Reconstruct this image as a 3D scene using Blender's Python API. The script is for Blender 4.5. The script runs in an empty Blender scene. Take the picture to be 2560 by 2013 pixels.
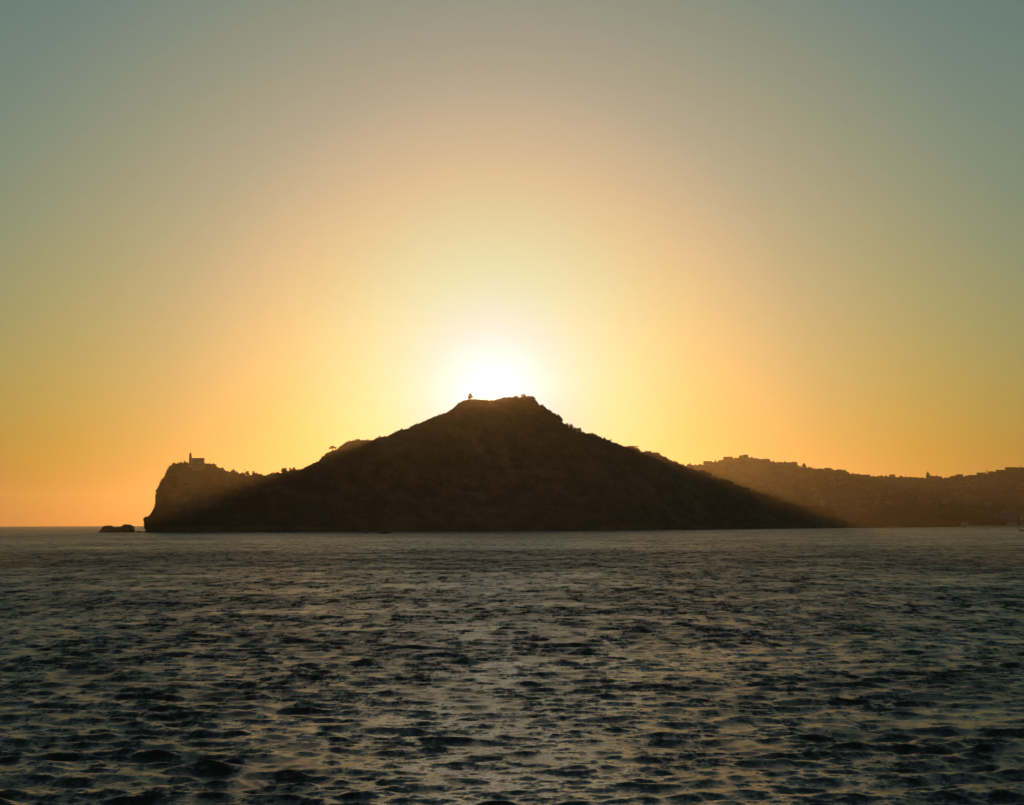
import bpy, bmesh, math, random
import numpy as np
from mathutils import Vector, Matrix

random.seed(7)
rng = np.random.default_rng(11)
C = bpy.context.scene.collection
S = bpy.context.scene

# ------------------------------------------------------------------ camera, sky, sun, exposure
W, H, F = 2560.0, 2013.0, 3517.0            # photograph size and focal length, in its pixels
EYE = 8.8                                   # deck height above the sea, metres
PITCH = math.atan(302.6 / F)
ROLL = math.radians(0.17)
cam = bpy.data.cameras.new('camera')
cam.sensor_width = 36.0
cam.lens = 36.0 * F / W
cam.clip_start = 0.5
cam.clip_end = 90000.0
cam_ob = bpy.data.objects.new('camera', cam)
C.objects.link(cam_ob)
CAM_R = Matrix.Rotation(math.pi / 2 + PITCH, 3, 'X') @ Matrix.Rotation(-ROLL, 3, 'Z')
cam_ob.matrix_world = Matrix.Translation((0, 0, EYE)) @ CAM_R.to_4x4()
S.camera = cam_ob


def ray(x, y):
    return (CAM_R @ Vector(((x - W / 2) / F, -(y - H / 2) / F, -1.0))).normalized()


SUN_DIR = ray(1233, 993.6)
SUN_EL = math.asin(SUN_DIR.z)
SUN_AZ = math.atan2(SUN_DIR.x, SUN_DIR.y)

world = bpy.data.worlds.new('World')
S.world = world
world.use_nodes = True
nt = world.node_tree
bg = nt.nodes['Background']
sky = nt.nodes.new('ShaderNodeTexSky')
sky.sky_type = 'NISHITA'
sky.sun_disc = False
sky.sun_elevation = SUN_EL
sky.sun_rotation = SUN_AZ
sky.air_density = 2.0
sky.dust_density = 0.3
sky.ozone_density = 1.0


def node(tree, kind, **inputs):
    n = tree.nodes.new(kind)
    for k, v in inputs.items():
        n.inputs[k if not k.startswith('i') else int(k[1:])].default_value = v
    return n


# the sunset's aureole: light scattered forward by dust, depends only on the angle from the sun
SKY_STRENGTH = 0.07
geo = nt.nodes.new('ShaderNodeTexCoord')
dot = nt.nodes.new('ShaderNodeVectorMath')
dot.operation = 'DOT_PRODUCT'
dot.inputs[1].default_value = SUN_DIR
nt.links.new(geo.outputs['Generated'], dot.inputs[0])
acos = nt.nodes.new('ShaderNodeMath')
acos.operation = 'ARCCOSINE'
acos.use_clamp = False
nt.links.new(dot.outputs['Value'], acos.inputs[0])
deg = nt.nodes.new('ShaderNodeMath')
deg.operation = 'MULTIPLY'
deg.inputs[1].default_value = math.degrees(1.0) / 32.0
nt.links.new(acos.outputs[0], deg.inputs[0])
ramp = nt.nodes.new('ShaderNodeValToRGB')
ramp.color_ramp.interpolation = 'B_SPLINE'
AUREOLE = [(0.0, 1.1, 1.2, 1.4), (1.0, .44, .64, .98), (2.0, .21, .47, .74), (3.0, .205, .40, .56), (4.5, .264, .367, .338),
           (6.0, .315, .340, .258), (8.0, .386, .250, .151), (10.0, .384, .195, .130), (13.0, .203, .122, .099), (17.0, .124, .081, .043),
           (22.0, .007, .032, .046), (31.0, 0, 0, 0)]
SKY_TINT = [(0, .648, .83, 1.151), (1, .587, .907, 1.185)]      # at the horizon, and from 22 degrees up
els = ramp.color_ramp.elements
while len(els) > 1:
    els.remove(els[-1])
els[0].position = 0.0
els[0].color = AUREOLE[0][1:] + (1,)
for a, r, g, b in AUREOLE[1:]:
    e = els.new(a / 32.0)
    e.color = (r, g, b, 1)
nt.links.new(deg.outputs[0], ramp.inputs[0])
tint = nt.nodes.new('ShaderNodeMixRGB')
tint.blend_type = 'MULTIPLY'
tint.inputs[0].default_value = 1.0
sepz = nt.nodes.new('ShaderNodeSeparateXYZ')
nt.links.new(geo.outputs['Generated'], sepz.inputs[0])
up = nt.nodes.new('ShaderNodeMapRange')
up.inputs['From Min'].default_value = 0.0
up.inputs['From Max'].default_value = 0.38
nt.links.new(sepz.outputs['Z'], up.inputs['Value'])
lowhigh = nt.nodes.new('ShaderNodeMixRGB')
lowhigh.inputs[1].default_value = SKY_TINT[0][1:] + (1,)
lowhigh.inputs[2].default_value = SKY_TINT[1][1:] + (1,)
nt.links.new(up.outputs[0], lowhigh.inputs[0])
nt.links.new(lowhigh.outputs[0], tint.inputs[2])
nt.links.new(sky.outputs[0], tint.inputs[1])
gain = nt.nodes.new('ShaderNodeMixRGB')
gain.blend_type = 'MULTIPLY'
gain.inputs[0].default_value = 1.0
gain.inputs[2].default_value = (1 / SKY_STRENGTH,) * 3 + (1,)
nt.links.new(ramp.outputs[0], gain.inputs[1])
add = nt.nodes.new('ShaderNodeMixRGB')
add.blend_type = 'ADD'
add.inputs[0].default_value = 1.0
nt.links.new(tint.outputs[0], add.inputs[1])
nt.links.new(gain.outputs[0], add.inputs[2])
nt.links.new(add.outputs[0], bg.inputs['Color'])
bg.inputs['Strength'].default_value = SKY_STRENGTH

sun = bpy.data.lights.new('sun', 'SUN')
sun.energy = 2.5
sun.angle = math.radians(0.53)
sun.color = (1.0, 0.48, 0.14)
sun_ob = bpy.data.objects.new('sun', sun)
C.objects.link(sun_ob)
sun_ob.rotation_euler = SUN_DIR.to_track_quat('Z', 'Y').to_euler()

S.view_settings.view_transform = 'Standard'
S.view_settings.look = 'None'
S.view_settings.exposure = 0.0
S.view_settings.gamma = 1.0
S.view_settings.use_curve_mapping = False
S.render.engine = 'CYCLES'
S.cycles.use_denoising = True
S.cycles.denoiser = "OPENIMAGEDENOISE"
S.cycles.max_bounces = 5
S.cycles.diffuse_bounces = 2
S.cycles.glossy_bounces = 3
S.cycles.volume_bounces = 0
S.cycles.use_adaptive_sampling = False

HAZE_DENSITY = 2.1e-5
HAZE_G = 0.82


# ------------------------------------------------------------------ helpers
def at_depth(x, y, depth):
    """point on the sight line of photo pixel (x, y) that lies depth metres out to sea"""
    d = ray(x, y)
    return Vector((0, 0, EYE)) + d * (depth / d.y)


def on_water(x, y, z=0.0):
    d = ray(x, y)
    return Vector((0, 0, EYE)) + d * ((z - EYE) / d.z)


def tag(o, label=None, cat=None, group=None, kind=None):
    if label: o['label'] = label
    if cat: o['category'] = cat
    if group: o['group'] = group
    if kind: o['kind'] = kind
    return o


def empty(name, loc, label, cat, group=None, rz=0.0, scale=1.0):
    o = bpy.data.objects.new(name, None)
    o.empty_display_size = 0.5
    C.objects.link(o)
    o.location = loc
    o.rotation_euler = (0, 0, rz)
    o.scale = (scale,) * 3 if not isinstance(scale, tuple) else scale
    return tag(o, label, cat, group)


def mesh_np(name, verts, faces, mat=None, smooth=False):
    me = bpy.data.meshes.new(name)
    verts = np.asarray(verts, np.float32)
    faces = np.asarray(faces, np.int32)
    n = faces.shape[1]
    me.vertices.add(len(verts))
    me.vertices.foreach_set('co', verts.ravel())
    me.loops.add(faces.size)
    me.loops.foreach_set('vertex_index', faces.ravel())
    me.polygons.add(len(faces))
    me.polygons.foreach_set('loop_start', np.arange(0, faces.size, n, dtype=np.int32))
    if smooth:
        me.polygons.foreach_set('use_smooth', np.ones(len(faces), bool))
    if mat: me.materials.append(mat)
    me.update(calc_edges=True)
    me.validate()
    return me


def link(name, me, parent=None, loc=(0, 0, 0)):
    o = bpy.data.objects.new(name, me)
    C.objects.link(o)
    o.location = loc
    if parent: o.parent = parent
    return o


def box(bm, x0, x1, y0, y1, z0, z1, taper=1.0):
    cx, cy = (x0 + x1) / 2, (y0 + y1) / 2
    v = []
    for z, t in ((z0, 1.0), (z1, taper)):
        for x, y in ((x0, y0), (x1, y0), (x1, y1), (x0, y1)):
            v.append(bm.verts.new((cx + (x - cx) * t, cy + (y - cy) * t, z)))
    for f in ((3, 2, 1, 0), (4, 5, 6, 7), (0, 1, 5, 4), (1, 2, 6, 5), (2, 3, 7, 6), (3, 0, 4, 7)):
        bm.faces.new([v[i] for i in f])


def lathe(bm, prof, n=16, cx=0.0, cy=0.0):
    rings = []
    for r, z in prof:
        rings.append([bm.verts.new((cx + r * math.cos(2 * math.pi * k / n), cy + r * math.sin(2 * math.pi * k / n), z)) for k in range(n)])
    for a, b in zip(rings, rings[1:]):
        for k in range(n):
            bm.faces.new((a[k], a[(k + 1) % n], b[(k + 1) % n], b[k]))
    bm.faces.new(rings[0][::-1])
    bm.faces.new(rings[-1])


def tube(bm, p, q, r0, r1, n=5):
    p, q = Vector(p), Vector(q)
    t = (q - p).normalized()
    a = t.orthogonal().normalized()
    b = t.cross(a)
    rings = []
    for c, r in ((p, r0), (q, r1)):
        rings.append([bm.verts.new(c + (a * math.cos(2 * math.pi * k / n) + b * math.sin(2 * math.pi * k / n)) * r) for k in range(n)])
    for k in range(n):
        bm.faces.new((rings[0][k], rings[0][(k + 1) % n], rings[1][(k + 1) % n], rings[1][k]))
    bm.faces.new(rings[0][::-1])
    bm.faces.new(rings[1])


def bm_mesh(name, bm, mat, smooth=False):
    me = bpy.data.meshes.new(name)
    bm.normal_update()
    bm.to_mesh(me)
    bm.free()
    me.materials.append(mat)
    if smooth:
        me.polygons.foreach_set('use_smooth', np.ones(len(me.polygons), bool))
    return me


def vnoise(p, seed=0):
    """smooth value noise of an (n, 2) or (n, 3) array, -1..1"""
    p = np.asarray(p, np.float64)
    i = np.floor(p).astype(np.int64)
    f = p - i
    f = f * f * (3 - 2 * f)
    d = p.shape[1]
    out = np.zeros(len(p))
    for c in range(2 ** d):
        w = np.ones(len(p))
        h = np.full(len(p), seed * 974711, np.int64)
        for k in range(d):
            bit = (c >> k) & 1
            w *= f[:, k] if bit else 1 - f[:, k]
            h = h * 73856093 ^ ((i[:, k] + bit) * (19349663 + 83492791 * k))
        h = (h ^ (h >> 13)) * 1274126177
        h = (h ^ (h >> 16)) & 0xFFFF
        out += w * (h / 32767.5 - 1)
    return out


def fbm(p, octaves=4, seed=0, gain_=0.5):
    a, s, out = 1.0, 1.0, 0.0
    for k in range(octaves):
        out = out + a * vnoise(np.asarray(p) * s, seed + k)
        a *= gain_
        s *= 2.03
    return out


# ------------------------------------------------------------------ materials
def material(name):
    m = bpy.data.materials.new(name)
    m.use_nodes = True
    return m, m.node_tree, m.node_tree.nodes['Principled BSDF']


def mottled(name, c0, c1, scale, rough=0.9, detail=6.0, rock=None):
    m, t, p = material(name)
    g = t.nodes.new('ShaderNodeNewGeometry')
    n = node(t, 'ShaderNodeTexNoise', Scale=scale, Detail=detail, Roughness=0.6)
    t.links.new(g.outputs['Position'], n.inputs['Vector'])
    r = t.nodes.new('ShaderNodeValToRGB')
    r.color_ramp.elements[0].position = 0.38
    r.color_ramp.elements[1].position = 0.64
    r.color_ramp.elements[0].color = c0 + (1,)
    r.color_ramp.elements[1].color = c1 + (1,)
    t.links.new(n.outputs['Fac'], r.inputs[0])
    out = r.outputs[0]
    if rock:
        sep = t.nodes.new('ShaderNodeSeparateXYZ')
        t.links.new(g.outputs['Normal'], sep.inputs[0])
        mr = t.nodes.new('ShaderNodeMapRange')
        mr.inputs['From Min'].default_value = 0.62
        mr.inputs['From Max'].default_value = 0.36
        t.links.new(sep.outputs['Z'], mr.inputs['Value'])
        mp = t.nodes.new('ShaderNodeMapping')
        mp.inputs['Scale'].default_value = (0.05, 0.05, 0.35)
        t.links.new(g.outputs['Position'], mp.inputs['Vector'])
        n2 = node(t, 'ShaderNodeTexNoise', Scale=1.0, Detail=5.0)
        t.links.new(mp.outputs[0], n2.inputs['Vector'])
        r2 = t.nodes.new('ShaderNodeValToRGB')
        r2.color_ramp.elements[0].position = 0.35
        r2.color_ramp.elements[1].position = 0.65
        r2.color_ramp.elements[0].color = tuple(c * 0.55 for c in rock) + (1,)
        r2.color_ramp.elements[1].color = rock + (1,)
        t.links.new(n2.outputs['Fac'], r2.inputs[0])
        mx = t.nodes.new('ShaderNodeMixRGB')
        t.links.new(mr.outputs[0], mx.inputs[0])
        t.links.new(out, mx.inputs[1])
        t.links.new(r2.outputs[0], mx.inputs[2])
        out = mx.outputs[0]
    t.links.new(out, p.inputs['Base Color'])
    p.inputs['Roughness'].default_value = rough
    p.inputs['Specular IOR Level'].default_value = 0.2
    return m


M_HILL = mottled('maquis_slope', (.032, .031, .026), (.078, .068, .056), 0.045, rock=(.11, .09, .065))
M_FAR = mottled('far_slope', (.036, .038, .028), (.075, .068, .052), 0.02)
M_ROCK = mottled('sea_rock', (.05, .043, .035), (.15, .125, .095), 0.25)
M_SCRUB = mottled('scrub_leaves', (.026, .027, .021), (.055, .052, .042), 0.12)
M_LEAF = mottled('tree_leaves', (.025, .036, .014), (.060, .066, .026), 0.6)
M_BARK = mottled('bark', (.05, .04, .03), (.10, .08, .06), 3.0)
M_WALL = mottled('pale_plaster', (.24, .215, .18), (.30, .27, .225), 0.3)
M_WALL2 = mottled('ochre_plaster', (.17, .13, .09), (.22, .17, .12), 0.3)
M_OLD = mottled('weathered_plaster', (.12, .10, .08), (.17, .145, .115), 0.3)
M_ROOF = mottled('clay_roof', (.20, .10, .06), (.30, .16, .10), 0.8)
M_GLASS = mottled('dark_window', (.02, .02, .022), (.03, .03, .032), 1.0, rough=0.25)
M_METAL = mottled('painted_metal', (.10, .10, .10), (.15, .15, .15), 1.0, rough=0.5)
M_HULL = mottled('dark_hull', (.045, .03, .03), (.06, .045, .04), 1.0, rough=0.5)
M_WHITE = mottled('white_paint', (.60, .58, .54), (.70, .68, .64), 1.0, rough=0.5)
M_STONE = mottled('quay_stone', (.28, .25, .21), (.40, .36, .31), 0.5)


def sea_material():
    m, t, p = material('sea_water')
    p.inputs['Base Color'].default_value = (.026, .017, .011, 1)
    p.inputs['Roughness'].default_value = 0.28
    p.inputs['IOR'].default_value = 1.333
    g = t.nodes.new('ShaderNodeNewGeometry')

    def vm(op, a, b=None):
        n = t.nodes.new('ShaderNodeVectorMath')
        n.operation = op
        for i, v in enumerate((a, b)):
            if v is None: continue
            if isinstance(v, (tuple, float)):
                if op == 'SCALE' and i == 1: n.inputs['Scale'].default_value = v
                else: n.inputs[i].default_value = v
            else:
                t.links.new(v, n.inputs['Scale'] if (op == 'SCALE' and i == 1) else n.inputs[i])
        return n.outputs[0]
    def ma(op, a, b):
        n = t.nodes.new('ShaderNodeMath')
        n.operation = op
        for i, v in enumerate((a, b)):
            if isinstance(v, float): n.inputs[i].default_value = v
            else: t.links.new(v, n.inputs[i])
        return n.outputs[0]

    # wind: broad cat's-paws, and small slicks and ruffled spots inside them
    patch = None
    for sc, det, lo, hi in (((0.003, 0.011, .01), 3.0, .72, 1.28), ((0.22, 0.07, .1), 5.0, .6, 1.45)):
        mp = t.nodes.new('ShaderNodeMapping')
        mp.inputs['Scale'].default_value = sc
        t.links.new(g.outputs['Position'], mp.inputs['Vector'])
        n = node(t, 'ShaderNodeTexNoise', Scale=1.0, Detail=det, Roughness=0.72)
        t.links.new(mp.outputs[0], n.inputs['Vector'])
        mr = t.nodes.new('ShaderNodeMapRange')
        mr.inputs['From Min'].default_value = 0.32
        mr.inputs['From Max'].default_value = 0.68
        mr.inputs['To Min'].default_value = lo
        mr.inputs['To Max'].default_value = hi
        t.links.new(n.outputs['Fac'], mr.inputs['Value'])
        patch = mr.outputs[0] if patch is None else ma('MULTIPLY', patch, mr.outputs[0])
    # a darker wind lane some 350 m out, calmer water in the lee of the land beyond it
    sp = t.nodes.new('ShaderNodeSeparateXYZ')
    t.links.new(g.outputs['Position'], sp.inputs[0])
    mp = t.nodes.new('ShaderNodeMapping')
    mp.inputs['Scale'].default_value = (0.012, 0.012, 0.012)
    t.links.new(g.outputs['Position'], mp.inputs['Vector'])
    n = node(t, 'ShaderNodeTexNoise', Scale=1.0, Detail=4.0, Roughness=0.6)
    t.links.new(mp.outputs[0], n.inputs['Vector'])
    far = ma('ADD', ma('MULTIPLY', sp.outputs['Y'], 0.001), ma('MULTIPLY', ma('SUBTRACT', n.outputs['Fac'], 0.5), 0.3))
    lane = t.nodes.new('ShaderNodeValToRGB')
    lane.color_ramp.elements[0].color = (.5, .5, .5, 1)
    lane.color_ramp.elements[1].position = 1.0
    lane.color_ramp.elements[1].color = (.47, .47, .47, 1)
    for p_, v_ in ((.21, .5), (.31, .78), (.42, .78), (.56, .42)):
        e_ = lane.color_ramp.elements.new(p_)
        e_.color = (v_, v_, v_, 1)
    t.links.new(far, lane.inputs[0])
    patch = ma('MULTIPLY', patch, ma('MULTIPLY', lane.outputs[0], 2.0))
    total = None
    # ripples: random slopes in three bands (metres), crests lying mostly across the wind
    for scale, amp, sx in ((0.9, 0.3, 0.6), (2.6, 0.7, 0.6), (7.0, 0.75, 0.7)):
        mp = t.nodes.new('ShaderNodeMapping')
        mp.inputs['Rotation'].default_value = (0, 0, math.radians(8))
        mp.inputs['Scale'].default_value = (scale * sx, scale, scale)
        t.links.new(g.outputs['Position'], mp.inputs['Vector'])
        n = node(t, 'ShaderNodeTexNoise', Scale=1.0, Detail=2.0, Roughness=0.55)
        t.links.new(mp.outputs[0], n.inputs['Vector'])
        v = vm('SUBTRACT', n.outputs['Color'], (0.5, 0.5, 0.5))
        v = vm('MULTIPLY', v, (amp * 0.7, amp, 0.0))
        total = v if total is None else vm('ADD', total, v)
    # chop finer than the mesh: slopes as steep as the waves it stands for
    at = t.nodes.new('ShaderNodeAttribute')
    at.attribute_name = 'chop'
    mp = t.nodes.new('ShaderNodeMapping')
    mp.inputs['Scale'].default_value = (0.45, 0.15, 0.2)
    t.links.new(g.outputs['Position'], mp.inputs['Vector'])
    n = node(t, 'ShaderNodeTexNoise', Scale=1.0, Detail=5.0, Roughness=0.85)
    t.links.new(mp.outputs[0], n.inputs['Vector'])
    v = vm('MULTIPLY', vm('SUBTRACT', n.outputs['Color'], (0.5, 0.5, 0.5)), (12.0, 17.0, 0.0))
    total = vm('ADD', total, vm('SCALE', v, at.outputs['Fac']))
    # ... and the part of it finer than any ripple as roughness (alpha^2 = 0.08^2 + 2.4 chop^2)
    gust = t.nodes.new('ShaderNodeAttribute')
    gust.attribute_name = 'gust'
    patch = ma('MULTIPLY', patch, gust.outputs['Fac'])
    total = vm('SCALE', total, patch)
    cp = ma('MULTIPLY', at.outputs['Fac'], patch)
    c2 = ma('MULTIPLY', cp, cp)
    t.links.new(ma('POWER', ma('ADD', ma('MULTIPLY', c2, 0.42), 0.0010), 0.25), p.inputs['Roughness'])
    nn = vm('NORMALIZE', vm('ADD', g.outputs['Normal'], total))
    t.links.new(nn, p.inputs['Normal'])
    return m


M_SEA = sea_material()


# ------------------------------------------------------------------ the sea
def build_sea():
    inner = np.concatenate([[4.0, 12.0, 26.0], np.exp(np.linspace(math.log(40.0), math.log(1900.0), 1280)),
                            np.exp(np.linspace(math.log(1980.0), math.log(9500.0), 44))])
    dense = np.radians(np.linspace(-25.0, 25.0, 900))
    coarse = np.radians(np.linspace(25.0, 335.0, 64)[1:-1])
    az = np.concatenate([dense, coarse])
    R, A = np.meshgrid(inner, az, indexing='ij')
    X = (R * np.sin(A)).astype(np.float32)
    Y = (R * np.cos(A)).astype(np.float32)
    dr = np.gradient(inner)[:, None]
    dth = np.abs(np.gradient(np.unwrap(az)))[None, :]
    spac = np.maximum(dr, R * dth * 0.8).astype(np.float32)
    DX = np.zeros_like(X); DY = np.zeros_like(X); Z = np.zeros_like(X)
    # wind groups: waves a little higher in some patches than in others
    P = np.stack([X.ravel() / 14.0, Y.ravel() / 11.0], 1)
    env = (1.0 + 0.32 * vnoise(P, 1540) + 0.2 * vnoise(P * 2.7, 1541)).reshape(X.shape).astype(np.float32)
    r = np.random.default_rng(3)
    N = 230
    lam = np.exp(np.linspace(math.log(0.31), math.log(13.0), N)) * r.uniform(.96, 1.04, N)
    peak = 1.6
    lost = np.zeros(X.shape, np.float32)          # slope variance of waves too short for the mesh here
    for L in lam:
        k = 2 * math.pi / L
        spread = 0.34 if L > 2.5 else 0.56
        th = math.radians(-97) + r.normal() * spread        # travelling towards the ship, a little to the left
        shape = math.exp(-1.1 * (math.log(L / peak) / 1.0) ** 2) if L > peak else (L / peak) ** 0.12
        slope = 0.0315 * shape
        a = slope / k
        ph = r.uniform(0, 2 * math.pi)
        cx, sy = math.cos(th), math.sin(th)
        w = np.clip((L / spac - 1.9) / 2.2, 0, 1)
        lost += (0.5 * slope * slope * (1 - w * w)).astype(np.float32)
        rows = np.where(w.max(1) > 0)[0]
        if not len(rows): continue
        sl = slice(rows[0], rows[-1] + 1)
        q = (k * cx) * X[sl] + (k * sy) * Y[sl] + np.float32(ph)
        amp = (a * w[sl]).astype(np.float32)
        Z[sl] += amp * np.cos(q)
        s = amp * np.sin(q) * np.float32(0.9)
        DX[sl] -= cx * s
        DY[sl] -= sy * s
    Z *= env
    V = np.stack([X + DX, Y + DY, Z], -1).reshape(-1, 3)
    nr, na = R.shape
    i = np.arange(nr - 1)[:, None]
    j = np.arange(na)[None, :]
    j2 = (j + 1) % na
    Fq = np.stack([i * na + j, (i + 1) * na + j, (i + 1) * na + j2, i * na + j2], -1).reshape(-1, 4)[:, ::-1]
    # close the middle with one centre fan of quads under the ship
    V = np.concatenate([V, [[0, 0, 0]]])
    cidx = len(V) - 1
    jj = np.arange(0, na - 1, 2)
    cap = np.stack([np.full(len(jj), cidx), (jj + 2) % na, jj + 1, jj], -1)
    Fq = np.concatenate([Fq, cap])
    me = mesh_np('sea', V, Fq, M_SEA, smooth=True)
    ev = me.attributes.new('gust', 'FLOAT', 'POINT')
    ev.data.foreach_set('value', np.concatenate([env.ravel(), [1.0]]).astype(np.float32))
    at = me.attributes.new('chop', 'FLOAT', 'POINT')
    at.data.foreach_set('value', np.concatenate([np.sqrt(lost.ravel()), [0.2]]).astype(np.float32))
    return tag(link('sea', me), kind='structure')


build_sea()

# ------------------------------------------------------------------ land: swept sections under a ridge line
SHORE = np.array([(300, 1331.3), (700, 1330.2), (1000, 1329.2), (1500, 1326.4), (1920, 1322.2), (2100, 1320.2), (2300, 1318.9)])
RIDGE = np.array([
    (364.5, 1331), (365, 1326), (363.6, 1305), (361.5, 1297), (369, 1293.5), (376, 1291), (378, 1283), (382.7, 1281.2), (386, 1274), (389, 1268), (391.5, 1251),
    (392.6, 1238), (392, 1226), (398, 1223), (401.8, 1209.7), (406, 1200.8), (414, 1192), (419.5, 1177), (423, 1169), (427, 1164), (431, 1162), (437, 1159.5),
    (448, 1159.8), (458, 1160), (471, 1162), (490, 1164), (507, 1163), (514, 1161), (521, 1165), (533, 1162), (541.8, 1168.5), (555, 1172), (565, 1179.5),
    (574, 1183), (595, 1186), (604, 1188), (627, 1189.5), (657, 1189.5), (662, 1192), (674, 1190.5), (690, 1187), (705, 1183), (720, 1180.5), (740, 1178.5),
    (754, 1177.5), (760, 1172), (769, 1168), (783, 1162), (798, 1152.5), (804, 1146), (810, 1140.5), (821, 1132.5), (830, 1129), (839, 1126), (854, 1117), (860, 1110), (866, 1107.5), (877, 1103), (898, 1099.5), (910, 1101),
    (930, 1102), (942, 1095), (957, 1091.5), (969, 1091.3), (983, 1083.5), (1001, 1074.5), (1020, 1073.3), (1039, 1061.5), (1060, 1054.5), (1075, 1047),
    (1092, 1039.5), (1110, 1034), (1117, 1033), (1134, 1020), (1145, 1009.5), (1160, 1001), (1172, 999.5), (1187, 998), (1207, 999.5), (1222, 1001), (1236, 1001), (1250, 997),
    (1260, 994), (1278, 993.3), (1290, 992), (1299, 995), (1308, 991), (1319, 992.5), (1332.5, 994), (1335.5, 1000), (1338, 1007), (1341, 1010), (1347, 1020), (1353, 1018.5), (1358, 1019), (1364, 1025), (1369, 1028.5),
    (1374, 1029), (1381, 1036), (1393, 1042), (1402, 1049), (1405, 1060.5), (1414, 1066), (1430, 1075), (1442, 1079), (1455, 1083), (1465, 1086), (1483, 1087), (1495, 1093),
    (1512, 1099), (1533, 1109), (1551, 1115), (1565, 1119), (1583, 1117.2), (1595, 1125), (1604, 1133), (1612, 1130.5), (1620, 1130), (1627, 1135), (1637, 1133.5), (1646, 1136.5), (1654, 1142),
    (1671, 1152.5), (1689, 1157.5), (1704, 1164.5), (1721, 1172), (1745, 1181), (1766, 1182), (1777, 1190), (1801, 1200.5), (1822, 1205), (1836, 1213.5), (1860, 1222.5),
    (1889, 1231.5), (1925, 1240), (1964, 1252), (1989, 1259), (2015, 1266), (2067, 1279), (2118, 1291.5), (2160, 1299), (2200, 1306), (2240, 1312), (2275, 1318.9)])


def resample(poly, step):
    seg = np.linalg.norm(np.diff(poly, axis=0), axis=1)
    s = np.concatenate([[0], np.cumsum(seg)])
    n = int(s[-1] / step)
    t = np.linspace(0, s[-1], n)
    return np.stack([np.interp(t, s, poly[:, 0]), np.interp(t, s, poly[:, 1])], 1)


def land(name, ridge, shore, kx, kv, mat, step=1.8, rows=72, rough=7.0, seed=0, ridge_jit=0.0, base_min=None):
    pts = resample(ridge, step)
    if ridge_jit:
        pts[:, 1] += ridge_jit * fbm(pts[:, :1] / 7.0 @ np.array([[1.0, 0.0]]), 3, seed + 40)
    top, base, back = [], [], []
    for x, y in pts:
        bx = max(x, base_min) if base_min else x
        b = on_water(bx, np.interp(bx, shore[:, 0], shore[:, 1]))
        k = np.interp(x, kx, kv)
        d = b.y + 4
        for _ in range(6):
            p = at_depth(x, y, d)
            d = b.y + 4 + k * max(p.z, 0)
        p = at_depth(x, y, d)
        top.append(p)
        base.append(Vector((b.x, b.y, -2.0)))
        back.append(Vector((p.x * 1.0, p.y + 15 + 1.5 * max(p.z, 0), -2.0)))
    top, base, back = (np.array(a) for a in (top, base, back))
    n = len(top)
    vf = np.linspace(0, 1, rows)
    vb = np.linspace(0, 1, 14)[1:]
    V = np.zeros((n, rows + len(vb), 3))
    for i, v in enumerate(vf):
        V[:, i, :2] = base[:, :2] + (top[:, :2] - base[:, :2]) * v
        foot = min(v / 0.04, 1.0)                             # a low sea cliff at the foot of the slope
        f = v ** 1.12
        z = base[:, 2] + (top[:, 2] - base[:, 2]) * f
        cliff = np.minimum(9.0, 0.35 * np.maximum(top[:, 2], 0))
        V[:, i, 2] = z + cliff * foot * (1 - v) ** 2
    for i, v in enumerate(vb):
        V[:, rows + i] = top + (back - top) * v
        V[:, rows + i, 2] = top[:, 2] + (back[:, 2] - top[:, 2]) * v ** 1.2
    # gullies and spurs
    flat = V.reshape(-1, 3)
    hgt = np.clip(top[:, 2], 0, 160)[:, None]
    vv = np.concatenate([vf, 1 - vb])[None, :]
    wgt = (np.sin(np.pi * np.clip(vv, 0, 1)) * np.minimum(hgt / 60, 1.0))
    P = flat[:, :2] / 60.0
    nz = (fbm(np.stack([P[:, 0] * 1.3, P[:, 1] * 0.5], 1), 5, seed)).reshape(n, -1)
    V[:, :, 2] += wgt * rough * nz
    V[:, :, 1] += wgt * rough * 0.8 * fbm(flat[:, [0, 2]] / 22.0, 4, seed + 9).reshape(n, -1)
    m = V.shape[1]
    i = np.arange(n - 1)[:, None]
    j = np.arange(m - 1)[None, :]
    Fq = np.stack([i * m + j, (i + 1) * m + j, (i + 1) * m + j + 1, i * m + j + 1], -1).reshape(-1, 4)
    me = mesh_np(name, V.reshape(-1, 3), Fq, mat, smooth=True)
    o = tag(link(name, me), kind='structure')
    return o, V, pts, rows


hill, HV, HP, HR = land('headland', RIDGE, SHORE, [360, 400, 440, 600, 800, 1230, 1600, 2000, 2300],
                        [0.15, 0.35, 0.7, 1.2, 1.45, 1.6, 1.7, 2.2, 3.0], M_HILL, ridge_jit=0.45, base_min=364.5)

FAR_RIDGE = np.array([(1250, 1316), (1300, 1296), (1450, 1240), (1600, 1190), (1720, 1165.5), (1750, 1163), (1775, 1158), (1800, 1154), (1832, 1147.5), (1850, 1145.5), (1872, 1145), (1900, 1148),
                      (1925, 1154), (1945, 1158), (1980, 1160), (2000, 1168), (2050, 1175.5), (2110, 1179), (2130, 1186.5), (2175, 1192), (2240, 1194), (2310, 1195.5),
                      (2360, 1196.7), (2400, 1192.8), (2445, 1189.4), (2490, 1182), (2515, 1178), (2545, 1172.5), (2600, 1171), (2750, 1180), (2950, 1240), (3050, 1306)])
FAR_SHORE = np.array([(1000, 1321.5), (1920, 1319.2), (2160, 1318.8), (2400, 1317.2), (2560, 1316.6), (3100, 1315.5)])
far_hill, FV, FP, FR = land('far_hills', FAR_RIDGE, FAR_SHORE, [1200, 1600, 2200, 2600, 3100], [3.2, 3.6, 4.5, 4.5, 4.0], M_FAR,
                            step=3.0, rows=48, rough=9.0, seed=21, ridge_jit=0.5)
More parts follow.
